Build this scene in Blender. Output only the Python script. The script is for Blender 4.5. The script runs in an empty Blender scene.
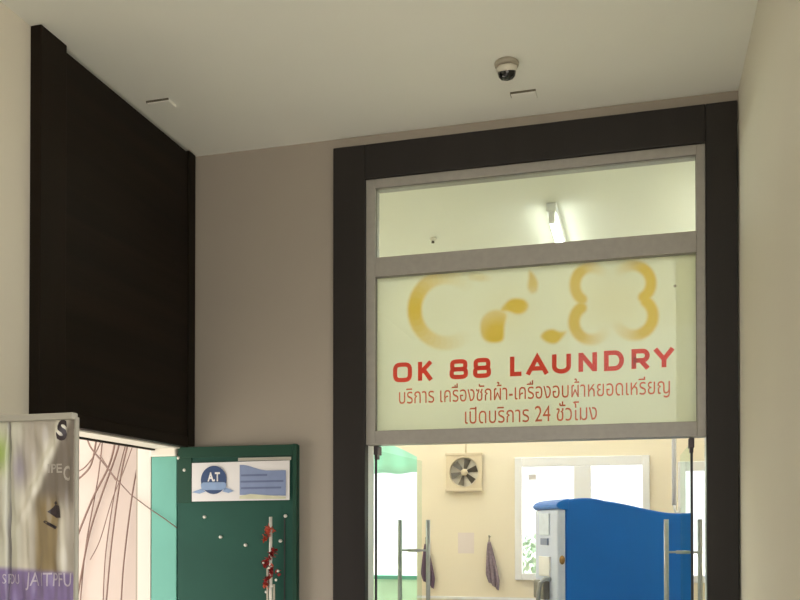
import bpy, bmesh, math, random
import numpy as np
from mathutils import Vector, Matrix
random.seed(7)
C = bpy.context.scene.collection
SC = bpy.context.scene
PI = math.pi

# ------------------------------------------------------------------ camera
F = 884.47; YAW = 0.2665; PITCH = 0.0118; CY = 517.27; EYE = 1.55
cam_d = bpy.data.cameras.new('camera'); cam = bpy.data.objects.new('camera', cam_d); C.objects.link(cam)
cam_d.sensor_fit = 'HORIZONTAL'; cam_d.sensor_width = 36.0
cam_d.lens = F / 800 * 36.0
cam_d.shift_y = (CY - 300) / 800
cam_d.clip_start = 0.02; cam_d.clip_end = 300
cam.location = (0, 0, EYE)
cam.rotation_euler = (PI / 2 + PITCH, 0, YAW)
SC.camera = cam

# ------------------------------------------------------------------ sky and exposure
world = bpy.data.worlds.new('overcast_sky'); SC.world = world; world.use_nodes = True
bgn = world.node_tree.nodes['Background']
bgn.inputs['Color'].default_value = (1.0, 0.995, 0.985, 1)
bgn.inputs['Strength'].default_value = 1.35
sun_d = bpy.data.lights.new('sun', 'SUN'); sun = bpy.data.objects.new('sun', sun_d); C.objects.link(sun)
sun_d.energy = 10.0; sun_d.angle = 0.02; sun_d.color = (1.0, 0.99, 0.965)
sun.rotation_euler = Vector((0.60, -0.08, -0.78)).to_track_quat('-Z', 'Y').to_euler()   # high sun over the yard on the left
SC.view_settings.view_transform = 'Standard'
SC.view_settings.look = 'None'
SC.view_settings.gamma = 1.0
SC.view_settings.use_curve_mapping = False
SC.view_settings.exposure = 0.27
TUBE = 31.0

# ------------------------------------------------------------------ helpers
def at(px, py, Y):
    """point of the plane y = Y seen at photo pixel (px, py)"""
    x = (px - 400) / F; y = (CY - py) / F
    d = math.cos(PITCH) - math.sin(PITCH) * y; u = math.sin(PITCH) + math.cos(PITCH) * y
    c, s = math.cos(YAW), math.sin(YAW)
    X = x * c - d * s; W = x * s + d * c
    k = Y / W
    return Vector((X * k, Y, EYE + u * k))

def lin(c):
    def f(v):
        v /= 255.0
        return v / 12.92 if v <= 0.04045 else ((v + 0.055) / 1.055) ** 2.4
    return (f(c[0]), f(c[1]), f(c[2]), 1)

def mat(name, col, rough=0.6, vary=0.06, scale=6.0, bump=0.0, metallic=0.0, coat=0.0, spec=0.5, stretch=None):
    m = bpy.data.materials.new(name); m.use_nodes = True
    nt = m.node_tree; b = nt.nodes['Principled BSDF']
    b.inputs['Roughness'].default_value = rough
    b.inputs['Metallic'].default_value = metallic
    b.inputs['Coat Weight'].default_value = coat
    b.inputs['Specular IOR Level'].default_value = spec
    tc = nt.nodes.new('ShaderNodeTexCoord'); mp = nt.nodes.new('ShaderNodeMapping')
    nt.links.new(tc.outputs['Object'], mp.inputs['Vector'])
    if stretch: mp.inputs['Scale'].default_value = stretch
    n = nt.nodes.new('ShaderNodeTexNoise'); n.inputs['Scale'].default_value = scale; n.inputs['Detail'].default_value = 4
    nt.links.new(mp.outputs['Vector'], n.inputs['Vector'])
    r = nt.nodes.new('ShaderNodeValToRGB')
    c = lin(col)
    r.color_ramp.elements[0].position = 0.3; r.color_ramp.elements[1].position = 0.7
    r.color_ramp.elements[0].color = tuple(v * (1 - vary) for v in c[:3]) + (1,)
    r.color_ramp.elements[1].color = tuple(min(1, v * (1 + vary)) for v in c[:3]) + (1,)
    nt.links.new(n.outputs['Fac'], r.inputs['Fac'])
    nt.links.new(r.outputs['Color'], b.inputs['Base Color'])
    if bump:
        bp = nt.nodes.new('ShaderNodeBump'); bp.inputs['Strength'].default_value = bump; bp.inputs['Distance'].default_value = 0.01
        nt.links.new(n.outputs['Fac'], bp.inputs['Height']); nt.links.new(bp.outputs['Normal'], b.inputs['Normal'])
    return m

def glass(name, tint=(0.93, 0.97, 0.95), refl=0.025):
    m = bpy.data.materials.new(name); m.use_nodes = True
    nt = m.node_tree; nt.nodes.remove(nt.nodes['Principled BSDF'])
    o = nt.nodes['Material Output']
    t = nt.nodes.new('ShaderNodeBsdfTransparent'); t.inputs['Color'].default_value = tint + (1,)
    g = nt.nodes.new('ShaderNodeBsdfGlossy'); g.inputs['Roughness'].default_value = 0.02
    mx = nt.nodes.new('ShaderNodeMixShader'); mx.inputs['Fac'].default_value = refl
    nt.links.new(t.outputs[0], mx.inputs[1]); nt.links.new(g.outputs[0], mx.inputs[2]); nt.links.new(mx.outputs[0], o.inputs['Surface'])
    return m

def film(name, col, trans=0.5):
    m = bpy.data.materials.new(name); m.use_nodes = True
    nt = m.node_tree; nt.nodes.remove(nt.nodes['Principled BSDF'])
    o = nt.nodes['Material Output']
    tc = nt.nodes.new('ShaderNodeTexCoord')
    n = nt.nodes.new('ShaderNodeTexNoise'); n.inputs['Scale'].default_value = 2.2; nt.links.new(tc.outputs['Object'], n.inputs['Vector'])
    r = nt.nodes.new('ShaderNodeValToRGB'); c = lin(col)
    r.color_ramp.elements[0].color = tuple(v * 0.94 for v in c[:3]) + (1,); r.color_ramp.elements[1].color = tuple(min(1, v * 1.05) for v in c[:3]) + (1,)
    nt.links.new(n.outputs['Fac'], r.inputs['Fac'])
    d = nt.nodes.new('ShaderNodeBsdfDiffuse'); t = nt.nodes.new('ShaderNodeBsdfTranslucent')
    nt.links.new(r.outputs['Color'], d.inputs['Color']); nt.links.new(r.outputs['Color'], t.inputs['Color'])
    mx = nt.nodes.new('ShaderNodeMixShader'); mx.inputs['Fac'].default_value = trans
    nt.links.new(d.outputs[0], mx.inputs[1]); nt.links.new(t.outputs[0], mx.inputs[2]); nt.links.new(mx.outputs[0], o.inputs['Surface'])
    return m

def print_film(name, col, ink, trans):
    """film with a second ink printed where the attribute 'cover' says so"""
    m = film(name, col, trans); nt = m.node_tree
    ramp = next(n for n in nt.nodes if n.type == 'VALTORGB')
    a = nt.nodes.new('ShaderNodeAttribute'); a.attribute_name = 'cover'
    mx = nt.nodes.new('ShaderNodeMix'); mx.data_type = 'RGBA'
    dest = [l.to_socket for l in ramp.outputs['Color'].links]
    nt.links.new(a.outputs['Fac'], mx.inputs[0]); nt.links.new(ramp.outputs['Color'], mx.inputs[6]); mx.inputs[7].default_value = lin(ink)
    for d in dest: nt.links.new(mx.outputs[2], d)
    return m

def emit(name, col, s):
    m = bpy.data.materials.new(name); m.use_nodes = True
    b = m.node_tree.nodes['Principled BSDF']
    b.inputs['Base Color'].default_value = col + (1,); b.inputs['Emission Color'].default_value = col + (1,); b.inputs['Emission Strength'].default_value = s
    return m

class MB:
    def __init__(s): s.bm = bmesh.new()
    def box(s, x0, x1, y0, y1, z0, z1, bevel=0.0, M=None):
        vs = [(x, y, z) for x in (x0, x1) for y in (y0, y1) for z in (z0, z1)]
        t = bmesh.new(); v = [t.verts.new(p) for p in vs]
        for f in ((0, 1, 3, 2), (4, 6, 7, 5), (0, 4, 5, 1), (2, 3, 7, 6), (0, 2, 6, 4), (1, 5, 7, 3)): t.faces.new([v[i] for i in f])
        if bevel: bmesh.ops.bevel(t, geom=t.edges[:], offset=bevel, segments=2, profile=0.5, affect='EDGES')
        return s.add(t, M)
    def add(s, t, M=None):
        if M is not None: bmesh.ops.transform(t, matrix=M, verts=t.verts[:])
        me = bpy.data.meshes.new('tmp'); t.to_mesh(me); t.free(); s.bm.from_mesh(me); bpy.data.meshes.remove(me); return s
    def lathe(s, prof, M=None, n=32):
        """prof: (radius, height) pairs turned about z"""
        t = bmesh.new(); rings = []
        for r, z in prof:
            if r < 1e-6: rings.append([t.verts.new((0, 0, z))])
            else: rings.append([t.verts.new((r * math.cos(2 * PI * k / n), r * math.sin(2 * PI * k / n), z)) for k in range(n)])
        for a, b in zip(rings, rings[1:]):
            for k in range(n):
                k2 = (k + 1) % n
                q = [a[k % len(a)], a[k2 % len(a)], b[k2 % len(b)], b[k % len(b)]]
                u = []
                for w in q:
                    if w not in u: u.append(w)
                if len(u) > 2:
                    try: t.faces.new(u)
                    except ValueError: pass
        bmesh.ops.recalc_face_normals(t, faces=t.faces[:])
        for f in t.faces: f.smooth = True
        return s.add(t, M)
    def tube(s, pts, r, n=10, closed_ends=True):
        pts = [Vector(p) for p in pts]; t = bmesh.new(); rings = []
        up = Vector((0, 0, 1))
        for i, p in enumerate(pts):
            d = (pts[min(i + 1, len(pts) - 1)] - pts[max(i - 1, 0)]).normalized()
            a = d.cross(up)
            if a.length < 1e-3: a = d.cross(Vector((0, 1, 0)))
            a.normalize(); b = d.cross(a)
            rr = r[i] if isinstance(r, (list, tuple)) else r
            rings.append([t.verts.new(p + (a * math.cos(2 * PI * k / n) + b * math.sin(2 * PI * k / n)) * rr) for k in range(n)])
        for a, b in zip(rings, rings[1:]):
            for k in range(n): t.faces.new((a[k], a[(k + 1) % n], b[(k + 1) % n], b[k]))
        if closed_ends: t.faces.new(rings[0]); t.faces.new(rings[-1])
        bmesh.ops.recalc_face_normals(t, faces=t.faces[:])
        for f in t.faces: f.smooth = len(f.verts) == 4
        return s.add(t)
    def prism(s, pts, y0, y1, M=None, bevel=0.0):
        """outline of (x, z) points extruded from y0 to y1"""
        t = bmesh.new()
        a = [t.verts.new((x, y0, z)) for x, z in pts]; b = [t.verts.new((x, y1, z)) for x, z in pts]
        t.faces.new(a); t.faces.new(b[::-1])
        for i in range(len(pts)): t.faces.new((a[i], b[i], b[(i + 1) % len(pts)], a[(i + 1) % len(pts)]))
        bmesh.ops.recalc_face_normals(t, faces=t.faces[:])
        if bevel:
            ed = [e for e in t.edges if abs(e.verts[0].co.y - e.verts[1].co.y) < 1e-6]
            bmesh.ops.bevel(t, geom=ed, offset=bevel, segments=3, profile=0.5, affect='EDGES')
        return s.add(t, M)
    def grid(s, fn, nu, nv):
        t = bmesh.new()
        v = [[t.verts.new(fn(i / nu, j / nv)) for j in range(nv + 1)] for i in range(nu + 1)]
        for i in range(nu):
            for j in range(nv): f = t.faces.new((v[i][j], v[i + 1][j], v[i + 1][j + 1], v[i][j + 1])); f.smooth = True
        return s.add(t)
    def flat(s, pts, Y):
        v = [s.bm.verts.new((x, Y, z)) for x, z in pts]; s.bm.faces.new(v); return s
    def build(s, name, m, parent=None, smooth=False):
        me = bpy.data.meshes.new(name); s.bm.to_mesh(me); s.bm.free()
        if smooth:
            for p in me.polygons: p.use_smooth = True
        o = bpy.data.objects.new(name, me); C.objects.link(o); me.materials.append(m)
        if parent is not None:
            o.parent = parent; o.matrix_parent_inverse = Matrix.Translation(-parent.location) if parent.type == 'EMPTY' else Matrix()
        return o

def thing(name, label, cat, loc, group=None):
    o = bpy.data.objects.new(name, None); C.objects.link(o); o.location = loc; o.empty_display_size = 0.05
    o['label'] = label; o['category'] = cat
    if group: o['group'] = group
    return o
def tag(o, label, cat, group=None):
    o['label'] = label; o['category'] = cat
    if group: o['group'] = group
    return o
def struct(name, loc=(0, 0, 0)):
    o = bpy.data.objects.new(name, None); C.objects.link(o); o.location = loc; o['kind'] = 'structure'; o.empty_display_size = 0.05
    return o
def S(o): o['kind'] = 'structure'; return o
def L(o, label): o['label'] = label; return o

def text_bm(txt, x0, x1, z0, z1, Y, weight=0.0):
    """lettering fitted to a rectangle of the plane y = Y, facing -y"""
    cu = bpy.data.curves.new('t', 'FONT'); cu.body = txt; cu.size = 1.0; cu.offset = weight; cu.resolution_u = 3; cu.fill_mode = 'FRONT'
    o = bpy.data.objects.new('t', cu); C.objects.link(o)
    bpy.context.view_layer.update()
    me = bpy.data.meshes.new_from_object(o.evaluated_get(bpy.context.evaluated_depsgraph_get()))
    bpy.data.objects.remove(o); bpy.data.curves.remove(cu)
    xs = [v.co.x for v in me.vertices]; ys = [v.co.y for v in me.vertices]
    ax, bx, ay, by = min(xs), max(xs), min(ys), max(ys)
    for v in me.vertices:
        v.co = ((v.co.x - ax) / (bx - ax) * (x1 - x0) + x0, Y, (v.co.y - ay) / (by - ay) * (z1 - z0) + z0)
    mb = MB(); mb.bm.from_mesh(me); bpy.data.meshes.remove(me)
    return mb

def ribbon(mb, pts, w, Y, closed=False):
    """stroke of constant width with mitred corners"""
    P = [Vector((p[0], p[1])) for p in pts]; n = len(P); Lf = []; Rt = []
    for i in range(n):
        a = P[i - 1] if (i or closed) else None; b = P[(i + 1) % n] if (i < n - 1 or closed) else None
        d1 = (P[i] - a).normalized() if a is not None else None; d2 = (b - P[i]).normalized() if b is not None else None
        d1 = d1 or d2; d2 = d2 or d1
        n1 = Vector((-d1.y, d1.x)); n2 = Vector((-d2.y, d2.x)); m = (n1 + n2).normalized()
        k = w / 2 / max(0.35, m.dot(n1)); Lf.append(P[i] + m * k); Rt.append(P[i] - m * k)
    for i in range(n if closed else n - 1):
        j = (i + 1) % n
        mb.flat([(q.x, q.y) for q in (Lf[i], Rt[i], Rt[j], Lf[j])], Y)

def sup(cx, cz, rx, rz, e=3.6, n=36, a0=0, a1=2 * PI):
    r = []
    for k in range(n):
        t = a0 + (a1 - a0) * k / n; c, s = math.cos(t), math.sin(t)
        r.append((cx + rx * math.copysign(abs(c) ** (2 / e), c), cz + rz * math.copysign(abs(s) ** (2 / e), s)))
    return r

# ------------------------------------------------------------------ materials
M = {}
M['ceil'] = mat('porch_ceiling_paint', (238, 237, 228), 0.8, 0.015, 1.5)
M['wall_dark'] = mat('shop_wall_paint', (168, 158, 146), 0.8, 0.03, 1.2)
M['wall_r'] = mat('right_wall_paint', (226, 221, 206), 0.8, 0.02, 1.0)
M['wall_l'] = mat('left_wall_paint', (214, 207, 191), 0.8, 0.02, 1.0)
M['white_edge'] = mat('white_plaster_edge', (232, 226, 216), 0.7, 0.02)
M['wood'] = mat('dark_stained_wood', (26, 19, 12), 0.6, 0.35, 5, 0.05, spec=0.15, stretch=(1, 1, 0.12))
M['wood_h'] = mat('dark_stained_wood_across', (26, 19, 12), 0.6, 0.35, 5, 0.05, spec=0.15, stretch=(0.12, 0.12, 3))
M['frame'] = mat('dark_door_surround', (35, 30, 29), 0.5, 0.2, 6, 0.02, spec=0.4, stretch=(1, 1, 0.1))
M['alu'] = mat('brushed_aluminium', (168, 164, 158), 0.45, 0.05, 30, 0, metallic=0.35)
M['alu_d'] = mat('aluminium_bead', (128, 125, 118), 0.5, 0.05, 30, 0, metallic=0.3)
M['steel'] = mat('brushed_steel', (170, 174, 178), 0.35, 0.05, 40, 0, metallic=0.55)
M['fitting'] = mat('dark_metal_fitting', (86, 80, 84), 0.45, 0.05, 20, 0, metallic=0.5)
M['seal'] = mat('dark_rubber_seal', (52, 50, 52), 0.6, 0.05)
M['film'] = film('cream_sign_film', (250, 245, 232), 0.52)
M['film_edge'] = film('pale_sign_film_edge', (246, 243, 226), 0.53)
M['red'] = film('red_sign_ink', (250, 88, 74), 0.5)
M['red_s'] = film('small_red_sign_ink', (236, 122, 96), 0.5)
M['film_gold'] = print_film('cream_sign_film_with_gold_print', (242, 239, 221), (226, 190, 84), 0.52)
M['in_wall'] = mat('cream_interior_paint', (238, 228, 206), 0.8, 0.02, 1.0)
M['in_ceil'] = mat('interior_ceiling_paint', (240, 240, 229), 0.85, 0.02, 1.0)
M['in_floor'] = mat('interior_floor_tile', (190, 182, 168), 0.3, 0.05, 2)
M['white'] = mat('white_upvc', (240, 241, 244), 0.4, 0.01)
M['plastic'] = mat('white_plastic', (214, 208, 192), 0.4, 0.02)
M['black'] = mat('black_dome_plastic', (26, 26, 25), 0.15, 0.1, 10, coat=0.6)
M['grey_p'] = mat('grey_plastic', (176, 172, 160), 0.5, 0.03)
M['grey_b'] = mat('grey_beige_plastic', (166, 158, 140), 0.5, 0.03)
M['dark_slot'] = mat('dark_recess', (104, 96, 80), 0.8, 0.05)
M['green'] = mat('green_painted_metal', (36, 78, 67), 0.5, 0.08, 3, spec=0.2)
M['green_d'] = mat('dark_green_painted_metal', (35, 70, 56), 0.5, 0.06, 3, spec=0.2)
M['teal'] = mat('pale_teal_metal', (104, 172, 156), 0.45, 0.05, 3)  # on the door leaf the pale tone includes daylight
M['pink'] = mat('pinkish_outdoor_plaster', (204, 188, 180), 0.85, 0.03, 2)
M['white_out'] = mat('white_outdoor_plaster', (226, 214, 204), 0.85, 0.02, 2)
M['wire'] = mat('grey_brown_wire', (132, 108, 100), 0.7, 0.1, 20)
M['paper'] = mat('white_laminated_paper', (226, 222, 222), 0.35, 0.02, 8)
M['navy'] = mat('navy_print', (34, 62, 108), 0.4, 0.08, 30)
M['sky_print'] = mat('light_blue_print', (132, 156, 194), 0.4, 0.06, 30)
M['lilac_print'] = mat('blue_lilac_print', (128, 142, 178), 0.4, 0.05, 20)
M['lilac_dark'] = mat('slate_blue_print', (98, 110, 146), 0.4, 0.05, 20)
M['cream_print'] = mat('cream_print', (206, 204, 176), 0.4, 0.05, 20)
M['petal'] = mat('dark_red_petal', (150, 34, 34), 0.6, 0.25, 40)
M['petal_o'] = mat('orange_red_petal', (188, 74, 48), 0.6, 0.2, 40)
M['bead'] = mat('white_bead', (226, 222, 214), 0.4, 0.02)
M['strap'] = mat('beige_strap', (176, 168, 152), 0.7, 0.05)
M['blue'] = mat('blue_gelcoat_panel', (6, 108, 206), 0.4, 0.06, 1.6, coat=0.1, spec=0.3)
M['silver'] = mat('silver_front_panel', (206, 218, 244), 0.35, 0.03)
M['display'] = mat('pale_display_panel', (214, 228, 246), 0.3, 0.05, 20)
M['brass'] = mat('brass_lock', (150, 120, 78), 0.35, 0.05, 30, metallic=0.7)
M['cloth'] = mat('grey_mauve_towel', (138, 122, 132), 0.95, 0.2, 60, 0.2)
M['cloth_d'] = mat('dark_purple_towel', (98, 78, 98), 0.95, 0.2, 60, 0.2)
M['lilac'] = mat('pale_lilac_paper', (232, 220, 214), 0.6, 0.02)
M['fan'] = mat('fan_housing_plastic', (214, 200, 174), 0.5, 0.03)
M['fan_d'] = mat('fan_grey_blades', (92, 86, 78), 0.5, 0.08, 20)
M['fan_h'] = mat('fan_duct', (222, 216, 204), 0.6, 0.05)
M['awning'] = film('teal_fabric', (196, 230, 216), 0.5)
M['low_green'] = mat('green_outdoor_panel', (206, 236, 216), 0.6, 0.08, 4)
M['ground'] = mat('concrete_paving', (196, 190, 178), 0.9, 0.08, 3)
M['tile'] = mat('grey_porch_tile', (176, 172, 162), 0.4, 0.06, 4)
M['leaf'] = mat('outdoor_leaves', (168, 190, 166), 0.7, 0.3, 12)
M['glass'] = glass('clear_glass'); M['glass_w'] = glass('window_glass', (0.96, 0.98, 0.98), 0.03)
M['glass_d'] = glass('door_glass', (0.90, 0.96, 0.93), 0.025)
M['glass_e'] = mat('green_glass_edge', (70, 128, 104), 0.3, 0.05)
M['tube_old'] = emit('dim_fluorescent_tube', (1.0, 1.0, 0.93), 7.0)
M['tube'] = emit('added_fluorescent_tube', (0.985, 1.0, 0.91), TUBE)  # for the unseen tubes added to raise the room light

# ------------------------------------------------------------------ porch shell
HC = 3.5135            # porch ceiling
DY = 4.21              # face of the shop wall
XL = -2.30; XR = 0.425
YF = -0.5              # open front edge of the porch, behind the camera
S(MB().box(-40, 40, -40, 60, -0.30, -0.06).build('floor_outside', M['ground']))
S(MB().box(-2.42, 0.62, YF, 4.21, -0.06, 0.0).build('floor', M['tile']))
S(MB().box(-2.42, 0.62, YF, 4.35, HC, HC + 0.12).build('ceiling', M['ceil']))
S(MB().box(XR, XR + 0.2, 2.05, 4.35, 0, HC).build('wall_right', M['wall_r']))
wl = MB(); wl.box(-2.42, XL, YF, 3.0, 0, HC); wl.box(-2.42, XL, 3.0, 4.21, 1.99, HC)
S(wl.build('wall_left', M['wall_l']))
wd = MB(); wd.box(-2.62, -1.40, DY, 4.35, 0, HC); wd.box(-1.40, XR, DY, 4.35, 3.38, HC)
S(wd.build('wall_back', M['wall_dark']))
S(MB().box(-2.42, -0.7, YF - 0.15, YF, 0, HC + 0.12).build('wall_light_block', M['wall_l']))  # unseen wall, added behind the camera to shade the ceiling's left side
# soffit edge of the opening, pale plaster catching the daylight from outside
S(MB().box(-2.47, -2.33, 3.05, 4.20, 1.965, 1.99, 0.003).build('trim_1', M['white_edge']))
S(MB().box(-2.495, -2.47, 3.05, 4.20, 1.957, 2.03, 0.002).build('trim_2', M['wood']))

# dark wooden fascia over the opening in the left wall
t = thing('fascia_panel', 'dark brown wooden fascia panel on the left wall over the bright opening', 'panel', (-2.28, 3.6, 1.975))
MB().box(XL, -2.262, 3.095, 4.112, 1.975, 3.495, 0.003).build('panel_board', M['wood_h'], t)
L(MB().box(XL, -2.250, 2.935, 3.095, 0.0, 3.513, 0.003).build('post', M['wood'], t), 'wide dark post at the near end of the panel')
MB().box(XL, -2.254, 4.112, 4.18, 1.975, 3.505, 0.003).build('end_strip', M['wood'], t)
MB().box(XL, -2.256, 3.095, 4.112, 1.966, 2.02, 0.003).build('bottom_strip', M['wood_h'], t)

# ------------------------------------------------------------------ dark door surround
tr = struct('trim_3', (-0.536, 4.2, 0))
MB().box(-1.4918, -1.3234, 4.185, 4.245, 0, 3.4604, 0.004).build('jamb', M['frame'], tr)
MB().box(0.2837, 0.4187, 4.185, 4.245, 0, 3.4604, 0.004).build('jamb', M['frame'], tr)
L(MB().box(-1.42, -1.3234, 4.245, 4.34, 0, 3.2883, 0.002).build('lining', M['white'], tr), 'white inner lining of the door surround')
L(MB().box(0.2837, 0.40, 4.245, 4.34, 0, 3.2883, 0.002).build('lining', M['white'], tr), 'white inner lining of the door surround')
MB().box(-1.3234, 0.2837, 4.185, 4.34, 3.2883, 3.4604, 0.004).build('head', M['frame'], tr)

# aluminium framed transom and sign light
w1 = struct('window_1', (-0.52, 4.25, 2.0))
f = MB()
zt, zm0, zm1, zs, zb = 3.288, 2.8947, 2.7997, 2.031, 1.962
gl, gr = -1.2753, 0.2445
f.box(-1.3234, gl, 4.2, 4.28, zb, zt, 0.003); f.box(gr, 0.2837, 4.2, 4.28, zb, zt, 0.003)
f.box(gl, gr, 4.2, 4.28, 3.243, zt, 0.003); f.box(gl, gr, 4.2, 4.28, zm1, zm0, 0.003); f.box(gl, gr, 4.2, 4.28, zb, zs, 0.003)
f.build('window_frame', M['alu'], w1)
b = MB()
for z0, z1 in ((zm0, 3.243), (zs, zm1)):
    b.box(gl, gl + 0.003, 4.216, 4.2248, z0, z1); b.box(gr - 0.003, gr, 4.216, 4.2248, z0, z1)
    b.box(gl, gr, 4.206, 4.2248, z1 - 0.004, z1)
b.build('glazing_bead', M['alu_d'], w1)
MB().box(gl, gr, 4.225, 4.231, zm0, 3.243).build('pane', M['glass'], w1)
MB().box(gl, gr, 4.225, 4.231, zs, zm1).build('pane', M['glass'], w1)

# ------------------------------------------------------------------ shop sign on the inside of the glass
YS = 4.2410
sg = thing('shop_sign', 'cream film sign with red and gold lettering filling the glass above the doors', 'sign', ((gl + gr) / 2, 4.245, zs))
xe = at(676, 350, YS).x
L(MB().box(xe, gr, 4.2415, 4.2425, zs, zm1).build('film_strip', M['film_edge'], sg), 'paler strip at the right edge of the film')

def p2(px, py): v = at(px, py, YS); return (v.x, v.z)
# red main line
def letter(mb, ch, px0, px1, top, bot):
    x0, z0 = p2(px0, bot); x1, z1 = p2(px1, top); w = x1 - x0; h = z1 - z0; th = 0.0215
    q = lambda u, v: (x0 + th / 2 + u * (w - th), z0 + th / 2 + v * (h - th))
    dy = [0.0]
    def R(pts, cl=False):
        dy[0] += 0.0001; ribbon(mb, [q(*p) for p in pts], th, YS - dy[0], cl)
    if ch == 'O': R(sup(0.5, 0.5, 0.5, 0.5), True)
    if ch == '8':
        R(sup(0.5, 0.25, 0.5, 0.25), True); R(sup(0.5, 0.75, 0.46, 0.25), True)
    if ch == 'K': R([(0, -0.1), (0, 1.1)]); R([(0.05, 0.42), (1.0, 1.08)]); R([(0.32, 0.60), (1.02, -0.08)])
    if ch == 'L': R([(0, 1.1), (0, 0), (1.08, 0)])
    if ch == 'A': R([(-0.06, -0.1), (0.5, 1.0), (1.06, -0.1)]); R([(0.2, 0.27), (0.8, 0.27)])
    if ch == 'U': R([(0, 1.1), (0, 0.32)] + [(0.5 - 0.5 * math.cos(a), 0.32 - 0.32 * math.sin(a)) for a in [PI * k / 12 for k in range(1, 12)]] + [(1, 0.32), (1, 1.1)])
    if ch == 'N': R([(0, -0.1), (0, 1.1)]); R([(1, -0.1), (1, 1.1)]); R([(0.02, 1.02), (0.98, -0.02)])
    if ch == 'D': R([(0, 0), (0, 1), (0.55, 1)] + [(0.55 + 0.45 * math.sin(a), 0.5 + 0.5 * math.cos(a)) for a in [PI * k / 14 for k in range(1, 14)]] + [(0.55, 0)], True)
    if ch == 'R':
        R([(0, -0.1), (0, 1.0), (0.66, 1.0)] + [(0.66 + 0.32 * math.sin(a), 0.71 + 0.29 * math.cos(a)) for a in [PI * k / 10 for k in range(1, 10)]] + [(0.66, 0.42), (0.0, 0.42)])
        R([(0.5, 0.42), (1.02, -0.1)])
    if ch == 'Y': R([(0.5, -0.1), (0.5, 0.45)]); R([(-0.04, 1.08), (0.5, 0.42), (1.04, 1.08)])
ltr = [('O', 393, 412), ('K', 418, 433), ('8', 449.5, 468), ('8', 473, 491), ('L', 510, 523), ('A', 526.5, 548), ('U', 552, 571), ('N', 578.5, 597), ('D', 604, 624), ('R', 631.5, 650), ('Y', 653.5, 674.5)]
for ch, a, c in ltr:
    k = ((a + c) / 2 - 402) / (664 - 402)
    mb = MB(); letter(mb, ch, a, c, 362 - 15.0 * k, 382.7 - 14.2 * k); mb.build('letter', M['red'], sg)
def thai(txt, pxa, ya_b, ya_t, pxb, yb_b, yb_t):
    x0, z0 = p2(pxa, ya_b); x1, _ = p2(pxb, yb_b); z1 = p2(pxa, ya_t)[1]
    m = text_bm(txt, x0, x1, z0, z1, YS, 0.0)
    L(m.build('lettering', M['red_s'], sg), 'small red line of Thai writing')
thai('บริการ เครื่องซักผ้า-เครื่องอบผ้าหยอดเหรียญ', 399, 407.5, 386, 670, 398, 377)
thai('เปิดบริการ 24 ชั่วโมง', 465, 424, 405, 597, 418, 400)

# the gold letters are printed into the film: coverage of the ink worked out per film vertex
def catmull(p, closed=True, m=5):
    o = []; n = len(p)
    for i in range(n):
        a, b_, c, d = (np.array(p[(i + k) % n][:2], float) for k in (-1, 0, 1, 2))
        for k in range(m):
            u = k / m; o.append(0.5 * (2 * b_ + (c - a) * u + (2 * a - 5 * b_ + 4 * c - d) * u * u + (3 * b_ - a - 3 * c + d) * u ** 3))
    return np.array(o)
def arc(cx, cy, rx, ry, a0, a1, w, n=26, full=0.95, f0=1, f1=1):
    o = []
    for k in range(n + 1):
        u = k / n; a = math.radians(a0 + (a1 - a0) * u)
        e = min(u if f0 else 0.5 + u, 1 - u if f1 else 1.5 - u) * 2
        o.append((cx + rx * math.cos(a), cy - ry * math.sin(a), w, full * min(1, e * 1.05)))
    return o
strokes = [arc(446, 310, 31.5, 33, 42, 314, 14.5, full=1.0), [(462, 278, 6, 0), (472, 277, 8, 0.3), (482, 277.5, 8, 0.35), (494, 278.5, 6, 0)],
           arc(591, 285, 16, 17.5, 40, 234, 11.5, full=0.85, f1=0), arc(591, 322, 17, 17.5, 126, 330, 12, full=0.9, f0=0),
           arc(633, 283, 18, 17.5, 146, -54, 11.5, full=0.95, f1=0), arc(634, 316, 19, 19, 50, -158, 12, full=0.95, f0=0)]
blobs = [([(481, 336), (480, 322), (487, 312), (498, 309), (507, 314), (505, 326), (503, 341), (489, 343)], 1.0, (497, 334), 20),
         ([(499, 312), (505, 303), (513, 298), (524, 299), (529, 305), (526, 312), (518, 315), (508, 312)], 1.0, (516, 304), 17),
         ([(529, 270), (535, 275), (538.5, 284), (537, 292), (531, 294), (527, 288), (528, 279)], 0.75, (533, 279), 15),
         ([(540, 337), (544, 331), (552, 328.5), (560, 331), (567, 331), (563, 338), (556, 344), (547, 343)], 0.95, (552, 337), 16)]
hazes = [(613, 303, 34, 32, 0.16), (508, 312, 26, 24, 0.14), (440, 310, 30, 30, 0.06)]
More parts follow.
